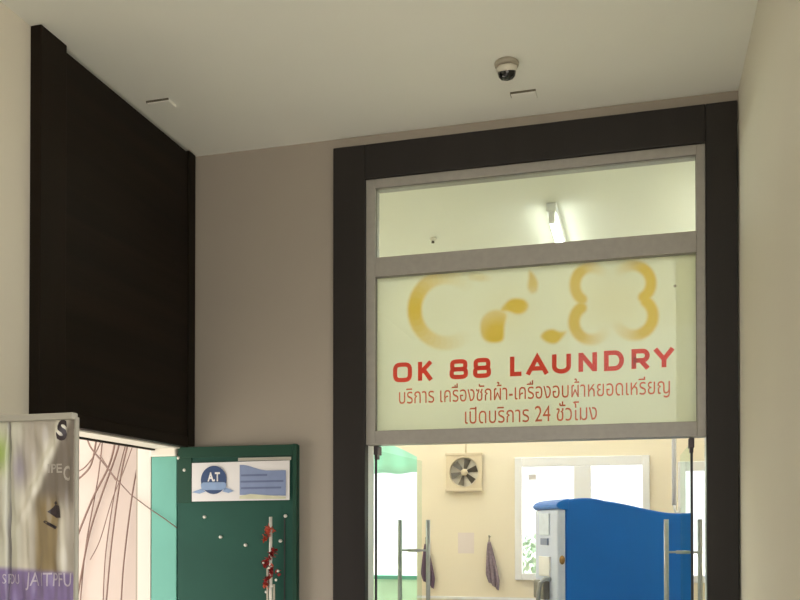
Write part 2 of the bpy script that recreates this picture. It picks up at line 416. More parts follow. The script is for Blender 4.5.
def cover(px, py):
    c = np.zeros_like(px)
    for st in strokes:
        for (x0, y0, w0, c0), (x1, y1, w1, c1) in zip(st, st[1:]):
            dx, dy = x1 - x0, y1 - y0; t = np.clip(((px - x0) * dx + (py - y0) * dy) / (dx * dx + dy * dy), 0, 1)
            d = np.hypot(px - x0 - t * dx, py - y0 - t * dy); h = (w0 + (w1 - w0) * t) / 2
            c = np.maximum(c, (c0 + (c1 - c0) * t) * np.clip((h + 1.6 - d) / 3.6, 0, 1))
    for pts, full, (fx_, fy_), rad in blobs:
        P = catmull(pts); Q = np.roll(P, -1, 0); inside = np.zeros(px.shape, bool); dist = np.full(px.shape, 1e9)
        for (x0, y0), (x1, y1) in zip(P, Q):
            cr = ((y0 > py) != (y1 > py)) & (px < (x1 - x0) * (py - y0) / (y1 - y0 + 1e-12) + x0); inside ^= cr
            dx, dy = x1 - x0, y1 - y0; t = np.clip(((px - x0) * dx + (py - y0) * dy) / (dx * dx + dy * dy + 1e-12), 0, 1)
            dist = np.minimum(dist, np.hypot(px - x0 - t * dx, py - y0 - t * dy))
        sd = np.where(inside, dist, -dist)
        c = np.maximum(c, full * np.clip((sd + 1.2) / 3.6, 0, 1) * np.clip(1.25 - 0.6 * np.hypot(px - fx_, py - fy_) / rad, 0.3, 1))
    for x, y, rx, ry, k in hazes: c = np.maximum(c, k * np.exp(-((px - x) / rx) ** 2 - ((py - y) / ry) ** 2) + c * 0.9)
    return np.clip(c, 0, 1)
NX, NZ = 300, 170
gx, gz = np.meshgrid(np.linspace(gl, xe, NX), np.linspace(zs, zm1, NZ), indexing='ij')
cth, sth = math.cos(YAW), math.sin(YAW)
rr = gx * cth + 4.2415 * sth; dd = -gx * sth + 4.2415 * cth; hh = gz - EYE
cv = cover(400 + F * rr / (dd + hh * math.sin(PITCH)), CY - F * (hh - dd * math.sin(PITCH)) / (dd + hh * math.sin(PITCH))).ravel()
idx = np.arange(NX * NZ).reshape(NX, NZ)
fme = bpy.data.meshes.new('sign_film')
fme.from_pydata(np.stack([gx.ravel(), np.full(NX * NZ, 4.2415), gz.ravel()], 1).tolist(), [], np.stack([idx[:-1, :-1], idx[1:, :-1], idx[1:, 1:], idx[:-1, 1:]], -1).reshape(-1, 4).tolist())
at_ = fme.attributes.new('cover', 'FLOAT', 'POINT'); at_.data.foreach_set('value', cv.astype(np.float32))
fo = bpy.data.objects.new('sign_film', fme); C.objects.link(fo); fme.materials.append(M['film_gold'])
fo.parent = sg; fo.matrix_parent_inverse = Matrix.Translation(-sg.location)
L(fo, 'cream film printed with large faded gold OK.88')
v = at(675, 286, YS); MB().lathe([(0.0, 0), (0.007, 0)], Matrix.Translation((v.x, YS - 0.0005, v.z)) @ Matrix.Rotation(PI / 2, 4, 'X'), 12).build('dot', M['strap'], sg)

# ------------------------------------------------------------------ glass doors, both swung inwards
def door(name, hx, hy, ang, side):
    """hinge at (hx, hy); leaf of 0.73 m swung to angle ang from the y axis"""
    d = struct(name, (hx, hy, 0))
    Mx = Matrix.Translation((hx, hy, 0)) @ Matrix.Rotation(ang, 4, 'Z')
    m = MB(); m.box(-0.005, 0.005, 0.0, 0.73, 0.012, 1.938, 0, Mx); m.build('pane', M['glass_d'], d)
    m = MB(); m.box(-0.0055, 0.0055, -0.006, 0.0, 0.012, 1.938, 0, Mx); m.build('edge_seal', M['seal'], d)
    m = MB(); m.box(-0.012, 0.012, -0.01, 0.05, 1.915, 1.961, 0.004, Mx); m.box(-0.008, 0.008, -0.006, 0.03, 1.893, 1.917, 0.003, Mx)
    m.build('pivot_fitting', M['fitting'], d)
    m = MB(); m.box(-0.016, 0.016, -0.01, 0.12, 0.004, 0.07, 0.004, Mx); m.build('floor_pivot', M['fitting'], d)
    T = lambda x, y, z: Mx @ Vector((x, y, z))
    h = MB()
    for s in (-1, 1):
        h.tube([T(s * 0.084, 0.60, 0.70), T(s * 0.084, 0.60, 1.594)], 0.0125, 14)
    h = h.build('handle', M['steel'], d)
    st = MB()
    for z in (1.422, 0.87):
        st.tube([T(-0.084, 0.60, z), T(0.084, 0.60, z)], 0.006, 10)
        st.tube([T(-0.035, 0.60, z), T(0.035, 0.60, z)], [0.009, 0.009], 12)
    st.build('standoff', M['steel'], d)
    return d
door('door_1', -1.284, 4.25, math.radians(-4.0), 1)
door('door_2', 0.222, 4.25, math.radians(1.2), -1)

# ------------------------------------------------------------------ laundry interior
IX0, IX1, IY0, IY1, IZ = -3.4, 1.0, 4.35, 8.0, 3.46
S(MB().box(IX0 - 0.12, IX1 + 0.12, 4.21, IY1 + 0.15, -0.06, 0.0).build('floor_shop', M['in_floor']))
S(MB().box(IX0 - 0.12, IX1 + 0.12, 4.352, IY1 + 0.15, IZ, IZ + 0.1).build('ceiling_shop', M['in_ceil']))
S(MB().box(IX0 - 0.12, IX0, 4.352, IY1, 0, IZ).build('wall_shop_left', M['in_wall']))
S(MB().box(IX1, IX1 + 0.12, 4.352, IY1, 0, IZ).build('wall_shop_right', M['in_wall']))
sw = MB(); sw.box(IX0, -1.50, 4.352, 4.37, 0, IZ); sw.box(0.42, IX1, 4.352, 4.37, 0, IZ); sw.box(-1.50, 0.42, 4.352, 4.37, 3.385, IZ)
S(sw.build('wall_shop_front', M['in_wall']))
W = [(-1.104, 0.07, 1.078, 2.182), (0.305, 0.92, 1.078, 2.12)]
AX0, AX1 = -3.10, -2.02
bw = MB()
bw.box(IX0, AX0, IY0 + 3.65, IY1 + 0.15, 0, IZ); bw.box(AX1, W[0][0], IY1, IY1 + 0.15, 0, IZ)
bw.box(W[0][1], W[1][0], IY1, IY1 + 0.15, 0, IZ); bw.box(W[1][1], IX1, IY1, IY1 + 0.15, 0, IZ)
for x0, x1, z0, z1 in W:
    bw.box(x0, x1, IY1, IY1 + 0.15, 0, z0); bw.box(x0, x1, IY1, IY1 + 0.15, z1, IZ)
arcp = [(AX0, IZ), (AX1, IZ)] + [(AX1 - (AX1 - AX0) * u, 2.17 + 0.22 * math.sin(PI * (0.06 + 0.88 * u))) for u in [k / 16 for k in range(17)]]
bw.prism(arcp, IY1, IY1 + 0.15)
bw.box(AX0, AX1, IY1, IY1 + 0.15, 0, 0.25)
S(bw.build('wall_shop_back', M['in_wall']))
S(MB().box(AX1, IX1, IY1 - 0.012, IY1 + 0.002, 0.895, 0.918, 0.003).build('trim_4', M['white']))

def window(name, x0, x1, z0, z1, mull):
    w = struct(name, ((x0 + x1) / 2, IY1, z0))
    fr = MB(); a, bb = IY1 - 0.025, IY1 + 0.07; e = 0.062
    fr.box(x0, x0 + e, a, bb, z0, z1, 0.006); fr.box(x1 - e, x1, a, bb, z0, z1, 0.006)
    fr.box(x0 + e, x1 - e, a, bb, z0, z0 + e, 0.006); fr.box(x0 + e, x1 - e, a, bb, z1 - e - 0.02, z1, 0.006)
    if mull:
        fr.box(mull[0], mull[1], a, bb, z0 + e, z1 - e - 0.02, 0.006)
    fr.build('window_frame', M['white'], w)
    xs = [(x0 + e, mull[0]), (mull[1], x1 - e)] if mull else [(x0 + e, x1 - e)]
    for p, q in xs: MB().box(p, q, IY1 + 0.02, IY1 + 0.026, z0 + e, z1 - e - 0.02).build('pane', M['glass_w'], w)
    return w
window('window_2', *W[0], (-0.578, -0.43))
window('window_3', *W[1], None)
v = at(532, 477, IY1)
tag(MB().box(v.x - 0.035, v.x + 0.035, IY1 + 0.017, IY1 + 0.0195, v.z - 0.025, v.z + 0.025).build('sticker', M['paper']), 'small grey sticker high on the left pane of the back window', 'sticker')

# outside the arched opening
S(MB().box(AX0, AX1, IY1 + 0.05, IY1 + 0.09, 0.25, 0.31).build('trim_5', M['white']))
aw = MB(); aw.grid(lambda u, v: (-3.5 + 1.9 * u, 8.19 + 0.25 * (1 - v) + 0.012 * math.sin(u * 50), 2.09 + 0.55 * v + 0.008 * math.sin(u * 38) * (1 - v)), 90, 6)
t = thing('awning', 'pale teal awning hanging outside the arched opening behind the left door', 'awning', (-2.55, 8.2, 2.6))
o = aw.build('fabric', M['awning'], t)
MB().box(-3.5, -1.6, 8.151, 8.21, 2.60, 2.66, 0.004).build('rail', M['white'], t)
sm = o.modifiers.new('s', 'SOLIDIFY'); sm.thickness = 0.006
gp = thing('low_fence', 'low green panel fence outside the arched opening behind the left door', 'fence', (-2.7, 8.6, -0.06))
MB().box(-3.9, -1.7, 8.6, 8.63, 0.0, 1.03, 0.003).build('panel', M['low_green'], gp)
MB().box(-3.9, -1.7, 8.58, 8.65, 1.03, 1.07, 0.004).build('rail', M['teal'], gp)
for x in (-3.8, -2.8, -1.8): MB().box(x - 0.03, x + 0.03, 8.631, 8.69, -0.06, 1.03, 0.003).build('post', M['teal'], gp)

# shrub outside the back window
sh = MB()
for k in range(420):
    a = random.random() * 2 * PI; r = random.random() ** 0.5; z = random.random()
    c = Vector((-1.05 + 0.55 * r * math.cos(a) * (1 - 0.5 * z), 9.6 + 0.4 * r * math.sin(a), 0.3 + 1.15 * z))
    Mx = Matrix.Translation(c) @ Matrix.Rotation(random.random() * 6, 4, 'Z') @ Matrix.Rotation(random.random() * 2 - 1, 4, 'X')
    t_ = bmesh.new(); q = [t_.verts.new(Mx @ Vector(p)) for p in ((0, 0, 0), (0.035, 0.005, 0.05), (0, 0.012, 0.13), (-0.035, 0.005, 0.05))]; t_.faces.new(q); sh.add(t_)
st = thing('shrub', 'leafy green shrub outside the left pane of the back window', 'shrub', (-1.05, 9.6, -0.06))
sh.build('foliage', M['leaf'], st)
MB().tube([(-1.05, 9.6, -0.06), (-1.04, 9.6, 0.4), (-1.08, 9.62, 1.0)], [0.03, 0.022, 0.01]).build('stem', M['wire'], st)

# fluorescent battens on the shop ceiling: one seen, the others added for light
def batten(x, y, ln, label, tube='tube'):
    t = thing('fluorescent_light', label, 'ceiling light', (x, y, IZ), 'fluorescent battens on the shop ceiling')
    m = MB(); m.box(x - 0.03, x + 0.03, y - ln / 2 - 0.06, y + ln / 2 + 0.06, IZ - 0.05, IZ - 0.001, 0.006); m.build('housing', M['white'], t)
    for s in (-1, 1): m = MB(); m.box(x - 0.018, x + 0.018, y + s * (ln / 2 + 0.02) - 0.018, y + s * (ln / 2 + 0.02) + 0.018, IZ - 0.108, IZ - 0.045, 0.004); m.build('lamp_holder', M['white'], t)
    MB().tube([(x, y - ln / 2, IZ - 0.085), (x, y + ln / 2, IZ - 0.085)], 0.02, 12).build('tube', M[tube], t)
batten(-0.505, 5.87, 1.18, 'lit fluorescent tube on the shop ceiling seen through the top glass', 'tube_old')
for x, y, lb in ((-2.5, 5.87, 'added unseen fluorescent tube on the shop ceiling left of the glass doors'), (0.72, 5.6, 'added unseen fluorescent tube on the shop ceiling beside the right wall'),
                 (-1.5, 7.2, 'added unseen fluorescent tube on the shop ceiling near the back wall fan'), (-0.3, 7.25, 'added unseen fluorescent tube on the shop ceiling over the back window'),
                 (-2.7, 7.2, 'added unseen fluorescent tube on the shop ceiling over the arched opening')):
    batten(x, y, 1.18, lb)  # out of view, added to brighten the shop
batten(-2.9, 5.2, 1.18, 'added unseen fluorescent tube on the shop ceiling in the left corner')  # another added tube, also out of view

t = thing('smoke_detector', 'small grey ceiling detector seen through the top glass', 'detector', (-1.32, 5.66, IZ))
MB().lathe([(0, 0), (0.022, 0), (0.022, -0.012), (0.012, -0.02), (0, -0.02)], Matrix.Translation((-1.32, 5.66, IZ)), 16).build('base', M['plastic'], t)
MB().lathe([(0.004, -0.02), (0.01, -0.024), (0.01, -0.034), (0, -0.036)], Matrix.Translation((-1.32, 5.66, IZ)), 12).build('sensor', M['dark_slot'], t)

# exhaust fan on the back wall
fx, fz, fy = -1.565, 2.058, IY1
t = thing('exhaust_fan', 'square cream exhaust fan high on the shop back wall', 'fan', (fx, fy, fz - 0.165))
m = MB(); hw = 0.165; ir = 0.135
n = 40
for k in range(n):
    a0, a1 = 2 * PI * k / n, 2 * PI * (k + 1) / n
    def sq(a):
        c, s = math.cos(a), math.sin(a); q = hw / max(abs(c), abs(s)); return (fx + q * c, fz + q * s)
    cc = [(fx + ir * math.cos(a), fz + ir * math.sin(a)) for a in (a0, a1)]
    m.prism([cc[0], sq(a0), sq(a1), cc[1]], fy - 0.05, fy - 0.004)
m.box(fx - hw - 0.008, fx + hw + 0.008, fy - 0.056, fy - 0.03, fz - hw - 0.012, fz - hw + 0.012, 0.003)
m.box(fx - hw - 0.008, fx + hw + 0.008, fy - 0.056, fy - 0.03, fz + hw - 0.012, fz + hw + 0.012, 0.003)
m.build('housing', M['fan'], t)
MB().lathe([(0, 0), (ir, 0)], Matrix.Translation((fx, fy - 0.006, fz)) @ Matrix.Rotation(PI / 2, 4, 'X'), 32).build('shutter', M['fan_h'], t)
for k in range(6):
    m = MB(); R_ = Matrix.Translation((fx, fy - 0.03, fz)) @ Matrix.Rotation(2 * PI * k / 6 + 0.25, 4, 'Y')
    m.grid(lambda u, v: R_ @ Vector(((v - 0.5) * (0.024 + 0.036 * u), (v - 0.5) * 0.022, 0.03 + 0.092 * u)), 4, 4)
    m.build('blade', M['fan_d'], t)
MB().lathe([(0, 0.024), (0.03, 0.018), (0.034, -0.01), (0.0, -0.01)], Matrix.Translation((fx, fy - 0.03, fz)) @ Matrix.Rotation(PI / 2, 4, 'X'), 20).build('hub', M['fan'], t)
MB().tube([(fx + 0.01, fy - 0.012, fz + hw + 0.01), (fx + 0.012, fy - 0.012, fz + 0.26), (fx + 0.01, fy - 0.008, fz + 0.5)], 0.006, 8).build('cord', M['fan'], t)

# towels on hooks
def towel(x, ztop, zbot, tip, wid, mt, label, nm):
    t = thing('hanging_towel', label, 'towel', (x, IY1, ztop), 'towels hanging on the shop back wall')
    def fn(u, v):
        w = 0.012 + wid * (v ** 0.8) * (1 if v < 0.78 else 1 - (v - 0.78) * 2.2)
        drop = zbot + (ztop - zbot) * (1 - v)
        edge = (0.12 * (1 - u) * max(0, v - 0.3)) * (ztop - zbot) * 2.0
        cx = x + tip * v
        return Vector((cx + (u - 0.5) * 2 * w, IY1 - 0.03 - 0.014 * math.sin(u * 15) * v - 0.02 * v, drop + edge))
    m = MB(); m.grid(fn, 24, 20); o = m.build('cloth', mt, t)
    sm = o.modifiers.new('s', 'SOLIDIFY'); sm.thickness = 0.008
    MB().tube([(x, IY1 + 0.001, ztop + 0.05), (x, IY1 - 0.035, ztop + 0.045), (x, IY1 - 0.045, ztop + 0.06)], 0.007, 8).build('hook', M['strap'], t)
    MB().tube([(x - 0.006, IY1 - 0.035, ztop - 0.01), (x, IY1 - 0.036, ztop + 0.055), (x + 0.006, IY1 - 0.035, ztop - 0.01)], 0.003, 6).build('loop', mt, t)
towel(-1.335, 1.42, 0.985, 0.045, 0.056, M['cloth'], 'grey mauve towel hanging beside the back window', 'a')
towel(-1.925, 1.40, 0.99, 0.03, 0.062, M['cloth_d'], 'dark purple towel hanging behind the left door handle', 'b')
v = at(466, 543, IY1)
tag(MB().box(v.x - 0.075, v.x + 0.075, IY1 - 0.003, IY1, v.z - 0.095, v.z + 0.095).build('paper_notice', M['lilac']), 'faint pale lilac paper notice on the wall under the fan', 'notice')

# ------------------------------------------------------------------ blue water vending machine
A = math.radians(25)
bx0, by0 = -0.462, 5.70
VM = thing('vending_machine', 'tall blue vending machine with a wavy top behind the right door', 'vending machine', (bx0, by0, 0))
Mv = Matrix.Translation((bx0, by0, 0)) @ Matrix.Rotation(A, 4, 'Z')   # local x: along the side, local y: away across the front
LEN, WID = 0.875, 0.47
def top(u):
    return 1.728 + 0.012 * math.sin(PI * min(1, u / 0.3)) - 0.088 * (0.5 - 0.5 * math.cos(PI * min(1, max(0, (u - 0.18) / 0.75)))) + 0.035 * max(0, u - 0.8)
out = [(0.0, 0.0), (LEN, 0.0)] + [(LEN * (1 - k / 30), top(1 - k / 30)) for k in range(31)]
m = MB(); m.prism(out, 0.0, WID, Mv, 0.012); o = m.build('body', M['blue'], VM)
# overhanging cap over the front
cap = [(0.02, 1.66), (0.02, 1.735), (-0.02, 1.727), (-0.05, 1.714), (-0.064, 1.698), (-0.064, 1.684), (-0.05, 1.672)]
MB().prism(cap, -0.004, WID + 0.004, Mv, 0.008).build('top_cap', M['blue'], VM)
MB().box(-0.05, 0.0, 0.004, WID - 0.004, 0.04, 1.668, 0.012, Mv).build('front_panel', M['silver'], VM)
MB().box(-0.056, -0.001, -0.002, 0.11, 0.04, 1.668, 0.016, Mv).build('corner_column', M['silver'], VM)
MB().box(-0.058, -0.049, 0.17, 0.36, 1.50, 1.645, 0.004, Mv).build('display', M['display'], VM)
MB().box(-0.060, -0.049, 0.19, 0.33, 1.435, 1.48, 0.003, Mv).build('keypad', M['lilac_print'], VM)
MB().box(-0.062, -0.049, 0.15, 0.36, 1.23, 1.36, 0.004, Mv).build('notice', M['white'], VM)
m = MB(); m.box(-0.095, -0.049, 0.17, 0.37, 1.08, 1.20, 0.008, Mv); m.build('nozzle_box', M['alu_d'], VM)
MB().tube([Mv @ Vector(p) for p in ((-0.05, 0.15, 1.215), (-0.09, 0.15, 1.215), (-0.12, 0.16, 1.19), (-0.125, 0.18, 1.12), (-0.125, 0.19, 1.0))], 0.014, 10).build('spout', M['steel'], VM)
MB().lathe([(0, 0.012), (0.014, 0.012), (0.018, 0.004), (0.018, 0)], Mv @ Matrix.Translation((-0.028, -0.002, 1.345)) @ Matrix.Rotation(PI / 2, 4, 'X') @ Matrix.Scale(1.6, 4, (0, 1, 0)), 18).build('lock', M['brass'], VM)
MB().box(0.02, LEN - 0.02, 0.02, WID - 0.02, 0.0, 0.04, 0, Mv).build('plinth', M['fitting'], VM)

# white drop pipe beside the machine
c = at(674, 437, 7.0)
t = thing('drop_pipe', 'slim white pipe with a hooked end hanging behind the blue machine', 'pipe', (c.x, 7.0, 1.67))
MB().tube([(c.x, 7.0, IZ), (c.x, 7.0, 1.72)], 0.017, 12).build('pipe', M['white'], t)
MB().tube([(c.x, 7.0, 1.73), (c.x + 0.002, 7.0, 1.69), (c.x + 0.015, 7.0, 1.665), (c.x + 0.035, 7.0, 1.67), (c.x + 0.04, 7.0, 1.70)], 0.010, 10).build('hooked_end', M['white'], t)

# ------------------------------------------------------------------ ceiling fittings of the porch
cx, cy = -0.543, 3.70
t = thing('security_camera', 'white security camera with a black dome on the porch ceiling', 'camera', (cx, cy, HC))
Mc = Matrix.Translation((cx, cy, HC))
MB().lathe([(0, 0), (0.05, 0), (0.052, -0.004), (0.050, -0.014), (0.044, -0.018), (0, -0.018)], Mc).build('base', M['grey_b'], t)
Mt = Mc @ Matrix.Translation((0, 0, -0.030)) @ Matrix.Rotation(math.radians(18), 4, 'X')
MB().lathe([(0.03, 0.02), (0.043, 0.012), (0.044, 0.0), (0.039, -0.008), (0.0, -0.008)], Mt).build('collar', M['plastic'], t)
MB().lathe([(0.038, -0.003), (0.039, -0.012), (0.034, -0.028), (0.022, -0.039), (0.0, -0.043)], Mt).build('dome', M['black'], t)
MB().lathe([(0.014, 0), (0.014, -0.005), (0.010, -0.007), (0.0, -0.004)], Mt @ Matrix.Translation((0, -0.022, -0.028)) @ Matrix.Rotation(math.radians(-40), 4, 'X'), 16).build('lens', M['fitting'], t)

def plate(x, y, label, rz):
    t = thing('ceiling_plate', label, 'ceiling plate', (x, y, HC), 'small rectangular plates on the porch ceiling')
    Mx = Matrix.Translation((x, y, HC)) @ Matrix.Rotation(rz, 4, 'Z')
    MB().box(-0.056, 0.056, -0.035, 0.035, -0.012, 0, 0.003, Mx).build('cover', M['ceil'], t)
    MB().box(-0.058, 0.056, -0.039, -0.035, -0.008, 0, 0, Mx).build('edge_gap', M['dark_slot'], t)
    MB().box(-0.059, -0.056, -0.035, 0.0, -0.008, 0, 0, Mx).build('edge_gap', M['dark_slot'], t)
plate(-0.507, 3.995, 'small rectangular plate on the porch ceiling beside the security camera', 0.0)
plate(-2.135, 3.635, 'small rectangular plate on the porch ceiling above the dark fascia panel', 0)

# ------------------------------------------------------------------ green folding door against the shop wall
gd = thing('folding_door', 'green metal folding door leaf standing open against the shop wall', 'door', (-2.0, 4.18, 0))
MB().box(-2.345, -1.677, 4.165, 4.205, 0.01, 1.971, 0.004).build('leaf', M['green'], gd)
MB().box(-1.693, -1.672, 4.150, 4.166, 0.01, 1.972, 0.002).build('edge_strip', M['green_d'], gd)
MB().box(-2.33, -1.695, 4.156, 4.166, 1.915, 1.971, 0.002).build('top_rail', M['green_d'], gd)
MB().box(-1.745, -1.739, 4.162, 4.166, 0.05, 1.60, 0).build('seam', M['seal'], gd)
MB().box(-2.345, -2.262, 4.157, 4.166, 1.68, 1.915, 0.002).build('hinge_plate', M['green_d'], gd)
for px, py in ((178, 458), (184, 470), (204, 517), (220, 537), (245, 545), (285, 516), (280, 541)):
    v = at(px, py, 4.155)
    MB().lathe([(0, 0.006), (0.006, 0.005), (0.0085, 0.0), (0.0085, -0.012)], Matrix.Translation((v.x, 4.157, v.z)) @ Matrix.Rotation(PI / 2, 4, 'X'), 12).build('screw_cap', M['bead'], gd)
gw = thing('folding_door', 'narrow green door leaf toned pale teal for daylight at the end of the left opening', 'door', (-2.45, 4.19, 0))
MB().box(-2.500, -2.352, 4.165, 4.205, -0.05, 1.925, 0.004).build('leaf', M['teal'], gw)  # outer leaf of the green door, daylight put into its colour
MB().box(-2.505, -2.352, 4.150, 4.208, 1.925, 1.972, 0.008).build('top_rail', M['white_edge'], gw)

# laminated poster on the green leaf
py0 = 4.150
ps = thing('poster', 'white laminated poster with a round blue emblem on the green door', 'poster', (-1.98, 4.153, 1.69))
MB().grid(lambda u, v: Vector((-2.255 + 0.545 * u, py0 + 0.003 * math.sin(u * 7) * v, 1.686 + 0.2 * v + 0.004 * u)), 20, 6).build('sheet', M['paper'], ps)
def disc(cx, cz, r, a0, a1, Y):
    return [(cx + r * math.cos(a0 + (a1 - a0) * k / 30), cz + r * math.sin(a0 + (a1 - a0) * k / 30)) for k in range(31)]
ec = at(214, 480, py0)
YP = py0 - 0.004
m = MB(); m.flat(disc(ec.x, ec.z, 0.073, 0, 2 * PI * 30 / 31, YP)[::-1], YP); m.build('emblem', M['navy'], ps)
m = MB()
m.flat([(ec.x - 0.073, ec.z - 0.022), (ec.x - 0.06, ec.z - 0.012), (ec.x + 0.06, ec.z - 0.012), (ec.x + 0.073, ec.z - 0.022), (ec.x + 0.068, ec.z - 0.05), (ec.x + 0.04, ec.z - 0.052), (ec.x - 0.04, ec.z - 0.052), (ec.x - 0.068, ec.z - 0.05)][::-1], YP - 0.0008)
m.flat([(ec.x - 0.125, ec.z - 0.062), (ec.x - 0.07, ec.z - 0.045), (ec.x - 0.045, ec.z - 0.06), (ec.x - 0.08, ec.z - 0.07)][::-1], YP - 0.0008)
m.flat([(ec.x + 0.115, ec.z - 0.058), (ec.x + 0.07, ec.z - 0.04), (ec.x + 0.05, ec.z - 0.06), (ec.x + 0.085, ec.z - 0.068)], YP - 0.0008)
m.build('emblem_ribbon', M['sky_print'], ps)
m = text_bm('A.T', ec.x - 0.034, ec.x + 0.036, ec.z - 0.008, ec.z + 0.040, YP - 0.001, 0.035); m.build('lettering', M['paper'], ps)
pl = at(240, 465, py0).x; pr = -1.728
wave = [(pl, 1.718)] + [(pl, 1.866)] + [(pl + (pr - pl) * u, 1.872 - 0.032 * (0.5 - 0.5 * math.cos(PI * min(1, u * 1.6)))) for u in [k / 12 for k in range(13)]] + [(pr, 1.712)]
m = MB(); m.flat(wave, YP); m.build('print_block', M['lilac_print'], ps)
m = MB()
for z, a, c in ((1.822, 0.03, 0.6), (1.79, 0.02, 0.95), (1.757, 0.03, 0.9)):
    m.flat([(pl + (pr - pl) * a, z), (pl + (pr - pl) * c, z + 0.001), (pl + (pr - pl) * c, z - 0.009), (pl + (pr - pl) * a, z - 0.010)], YP - 0.0006)
m.build('print_lines', M['lilac_dark'], ps)
m = MB(); m.flat([(pl, 1.712), (pl + 0.06, 1.722), (pr, 1.706), (pr, 1.696), (pl, 1.698)], YP - 0.0004); m.build('print_band', M['cream_print'], ps)
# clear plastic film ahead of the paper
MB().box(-1.995, -1.703, py0 + 0.0045, py0 + 0.0055, 1.892, 1.908).build('sleeve_edge', M['grey_p'], ps)

# red flower ornament hanging on the green leaf
od = thing('flower_ornament', 'string of red artificial flowers on a white stem against the green door', 'ornament', (-1.80, 4.10, 1.0))
oy = 4.115
MB().tube([(-1.797, oy, 1.605), (-1.796, oy, 1.30), (-1.792, oy, 1.0)], 0.0085, 10).build('stem', M['bead'], od)
def bunch(pts, mt, nm, r):
    for px, py, k in pts:
        c = at(px, py, oy); m = MB()
        for j in range(k):
            q = c + Vector((random.gauss(0, 0.006), random.uniform(-0.02, 0.004), random.gauss(0, 0.008)))
            Mx = Matrix.Translation(q) @ Matrix.Rotation(random.random() * 6, 4, 'Z') @ Matrix.Rotation(random.random() * 3, 4, 'X')
            m.grid(lambda u, v: Mx @ Vector(((u - 0.5) * r * math.sin(PI * min(0.95, max(0.08, v))), 0.25 * r * (u - 0.5) ** 2 * 4 * 0.6 + 0.2 * r * v * v, (v - 0.5) * r * 1.3)), 4, 5)
        m.build(nm, mt, od)
bunch([(270, 529, 7), (268, 534, 9), (266, 539, 8), (272, 532, 4)], M['petal_o'], 'flower', 0.021)
bunch([(275, 551, 8), (273, 556, 8), (269, 560, 8), (266, 563, 5)], M['petal'], 'flower', 0.021)
bunch([(273, 569, 7), (271, 574, 8), (268, 580, 9), (266, 585, 6), (277, 572, 3)], M['petal'], 'flower', 0.021)
bunch([(270, 578, 3), (267, 586, 4), (272, 566, 2)], M['petal_o'], 'flower', 0.019)
for px, py in ((263.5, 563), (269, 568), (276, 580), (272, 586), (266, 592), (278, 571)):
    c = at(px, py, oy - 0.02); m = MB(); m.lathe([(0, 0.007), (0.005, 0.005), (0.007, 0), (0.005, -0.005), (0, -0.007)], Matrix.Translation(c), 10); m.build('bead', M['bead'], od)
m = MB(); z1 = at(268, 588, oy).z
m.box(-1.818, -1.808, oy - 0.004, oy, 0.9, z1 + 0.10, 0.001); m.build('ribbon', M['strap'], od); m = MB(); m.box(-1.782, -1.772, oy - 0.004, oy, 0.9, z1 + 0.02, 0.001); m.build('ribbon', M['strap'], od)

# ------------------------------------------------------------------ outside to the left
S(MB().box(-9.0, -2.62, 4.29, 4.345, -0.06, 3.4).build('wall_outside', M['pink']))
S(MB().box(-2.585, -2.508, 4.17, 4.209, -0.06, 2.6).build('wall_outside_edge', M['white_out']))
hw_ = thing('hanging_wires', 'tangle of thin grey brown wires hanging against the pink outdoor wall', 'wires', (-2.8, 4.25, 2.2))
def wire(pts, r=0.004, Y=4.25, dy=0.0):
    P = [at(px, py, Y) for px, py in pts]
    Q = []
    for i in range(len(P) - 1):
        a = P[max(i - 1, 0)]; b_ = P[i]; c = P[i + 1]; d = P[min(i + 2, len(P) - 1)]
        for k in range(8):
            u = k / 8; Q.append(0.5 * ((2 * b_) + (c - a) * u + (2 * a - 5 * b_ + 4 * c - d) * u * u + (3 * b_ - a - 3 * c + d) * u ** 3))
    Q.append(P[-1])
    MB().tube(Q, r * 0.85, 6).build('wire', M['wire'], hw_)
wire([(118, 425), (110, 463), (92, 500), (72, 550)], 0.0065)
wire([(124, 425), (116, 455), (100, 500), (88, 540), (76, 605)], 0.006)
wire([(104, 425), (98, 478), (86, 545), (80, 605)], 0.004, 4.26)
wire([(133, 425), (122, 470), (112, 540), (106, 605)], 0.005, 4.23)
wire([(131, 425), (117, 480), (106, 550), (103, 605)], 0.0035, 4.27)
wire([(145, 430), (133, 490), (124, 560), (121, 605)], 0.005, 4.25)
wire([(84, 425), (90, 446), (106, 466), (116, 480)], 0.0055, 4.21)
wire([(98, 428), (92, 462), (82, 476), (72, 482)], 0.006, 4.23)
wire([(106, 428), (96, 452), (84, 468), (70, 474)], 0.004, 4.24)
wire([(90, 560), (100, 540), (112, 500), (124, 470), (140, 425)], 0.003, 4.21)
# loose cable across the teal leaf
m = MB(); m.tube([at(px, py, yy) for px, py, yy in ((100, 455, 4.19), (112, 474, 4.18), (130, 494, 4.16), (150, 509, 4.15), (165, 519, 4.145), (177, 528, 4.145))], 0.003, 6)
tag(m.build('cable', M['wire']), 'thin cable sagging across the pale teal door leaf', 'cable')

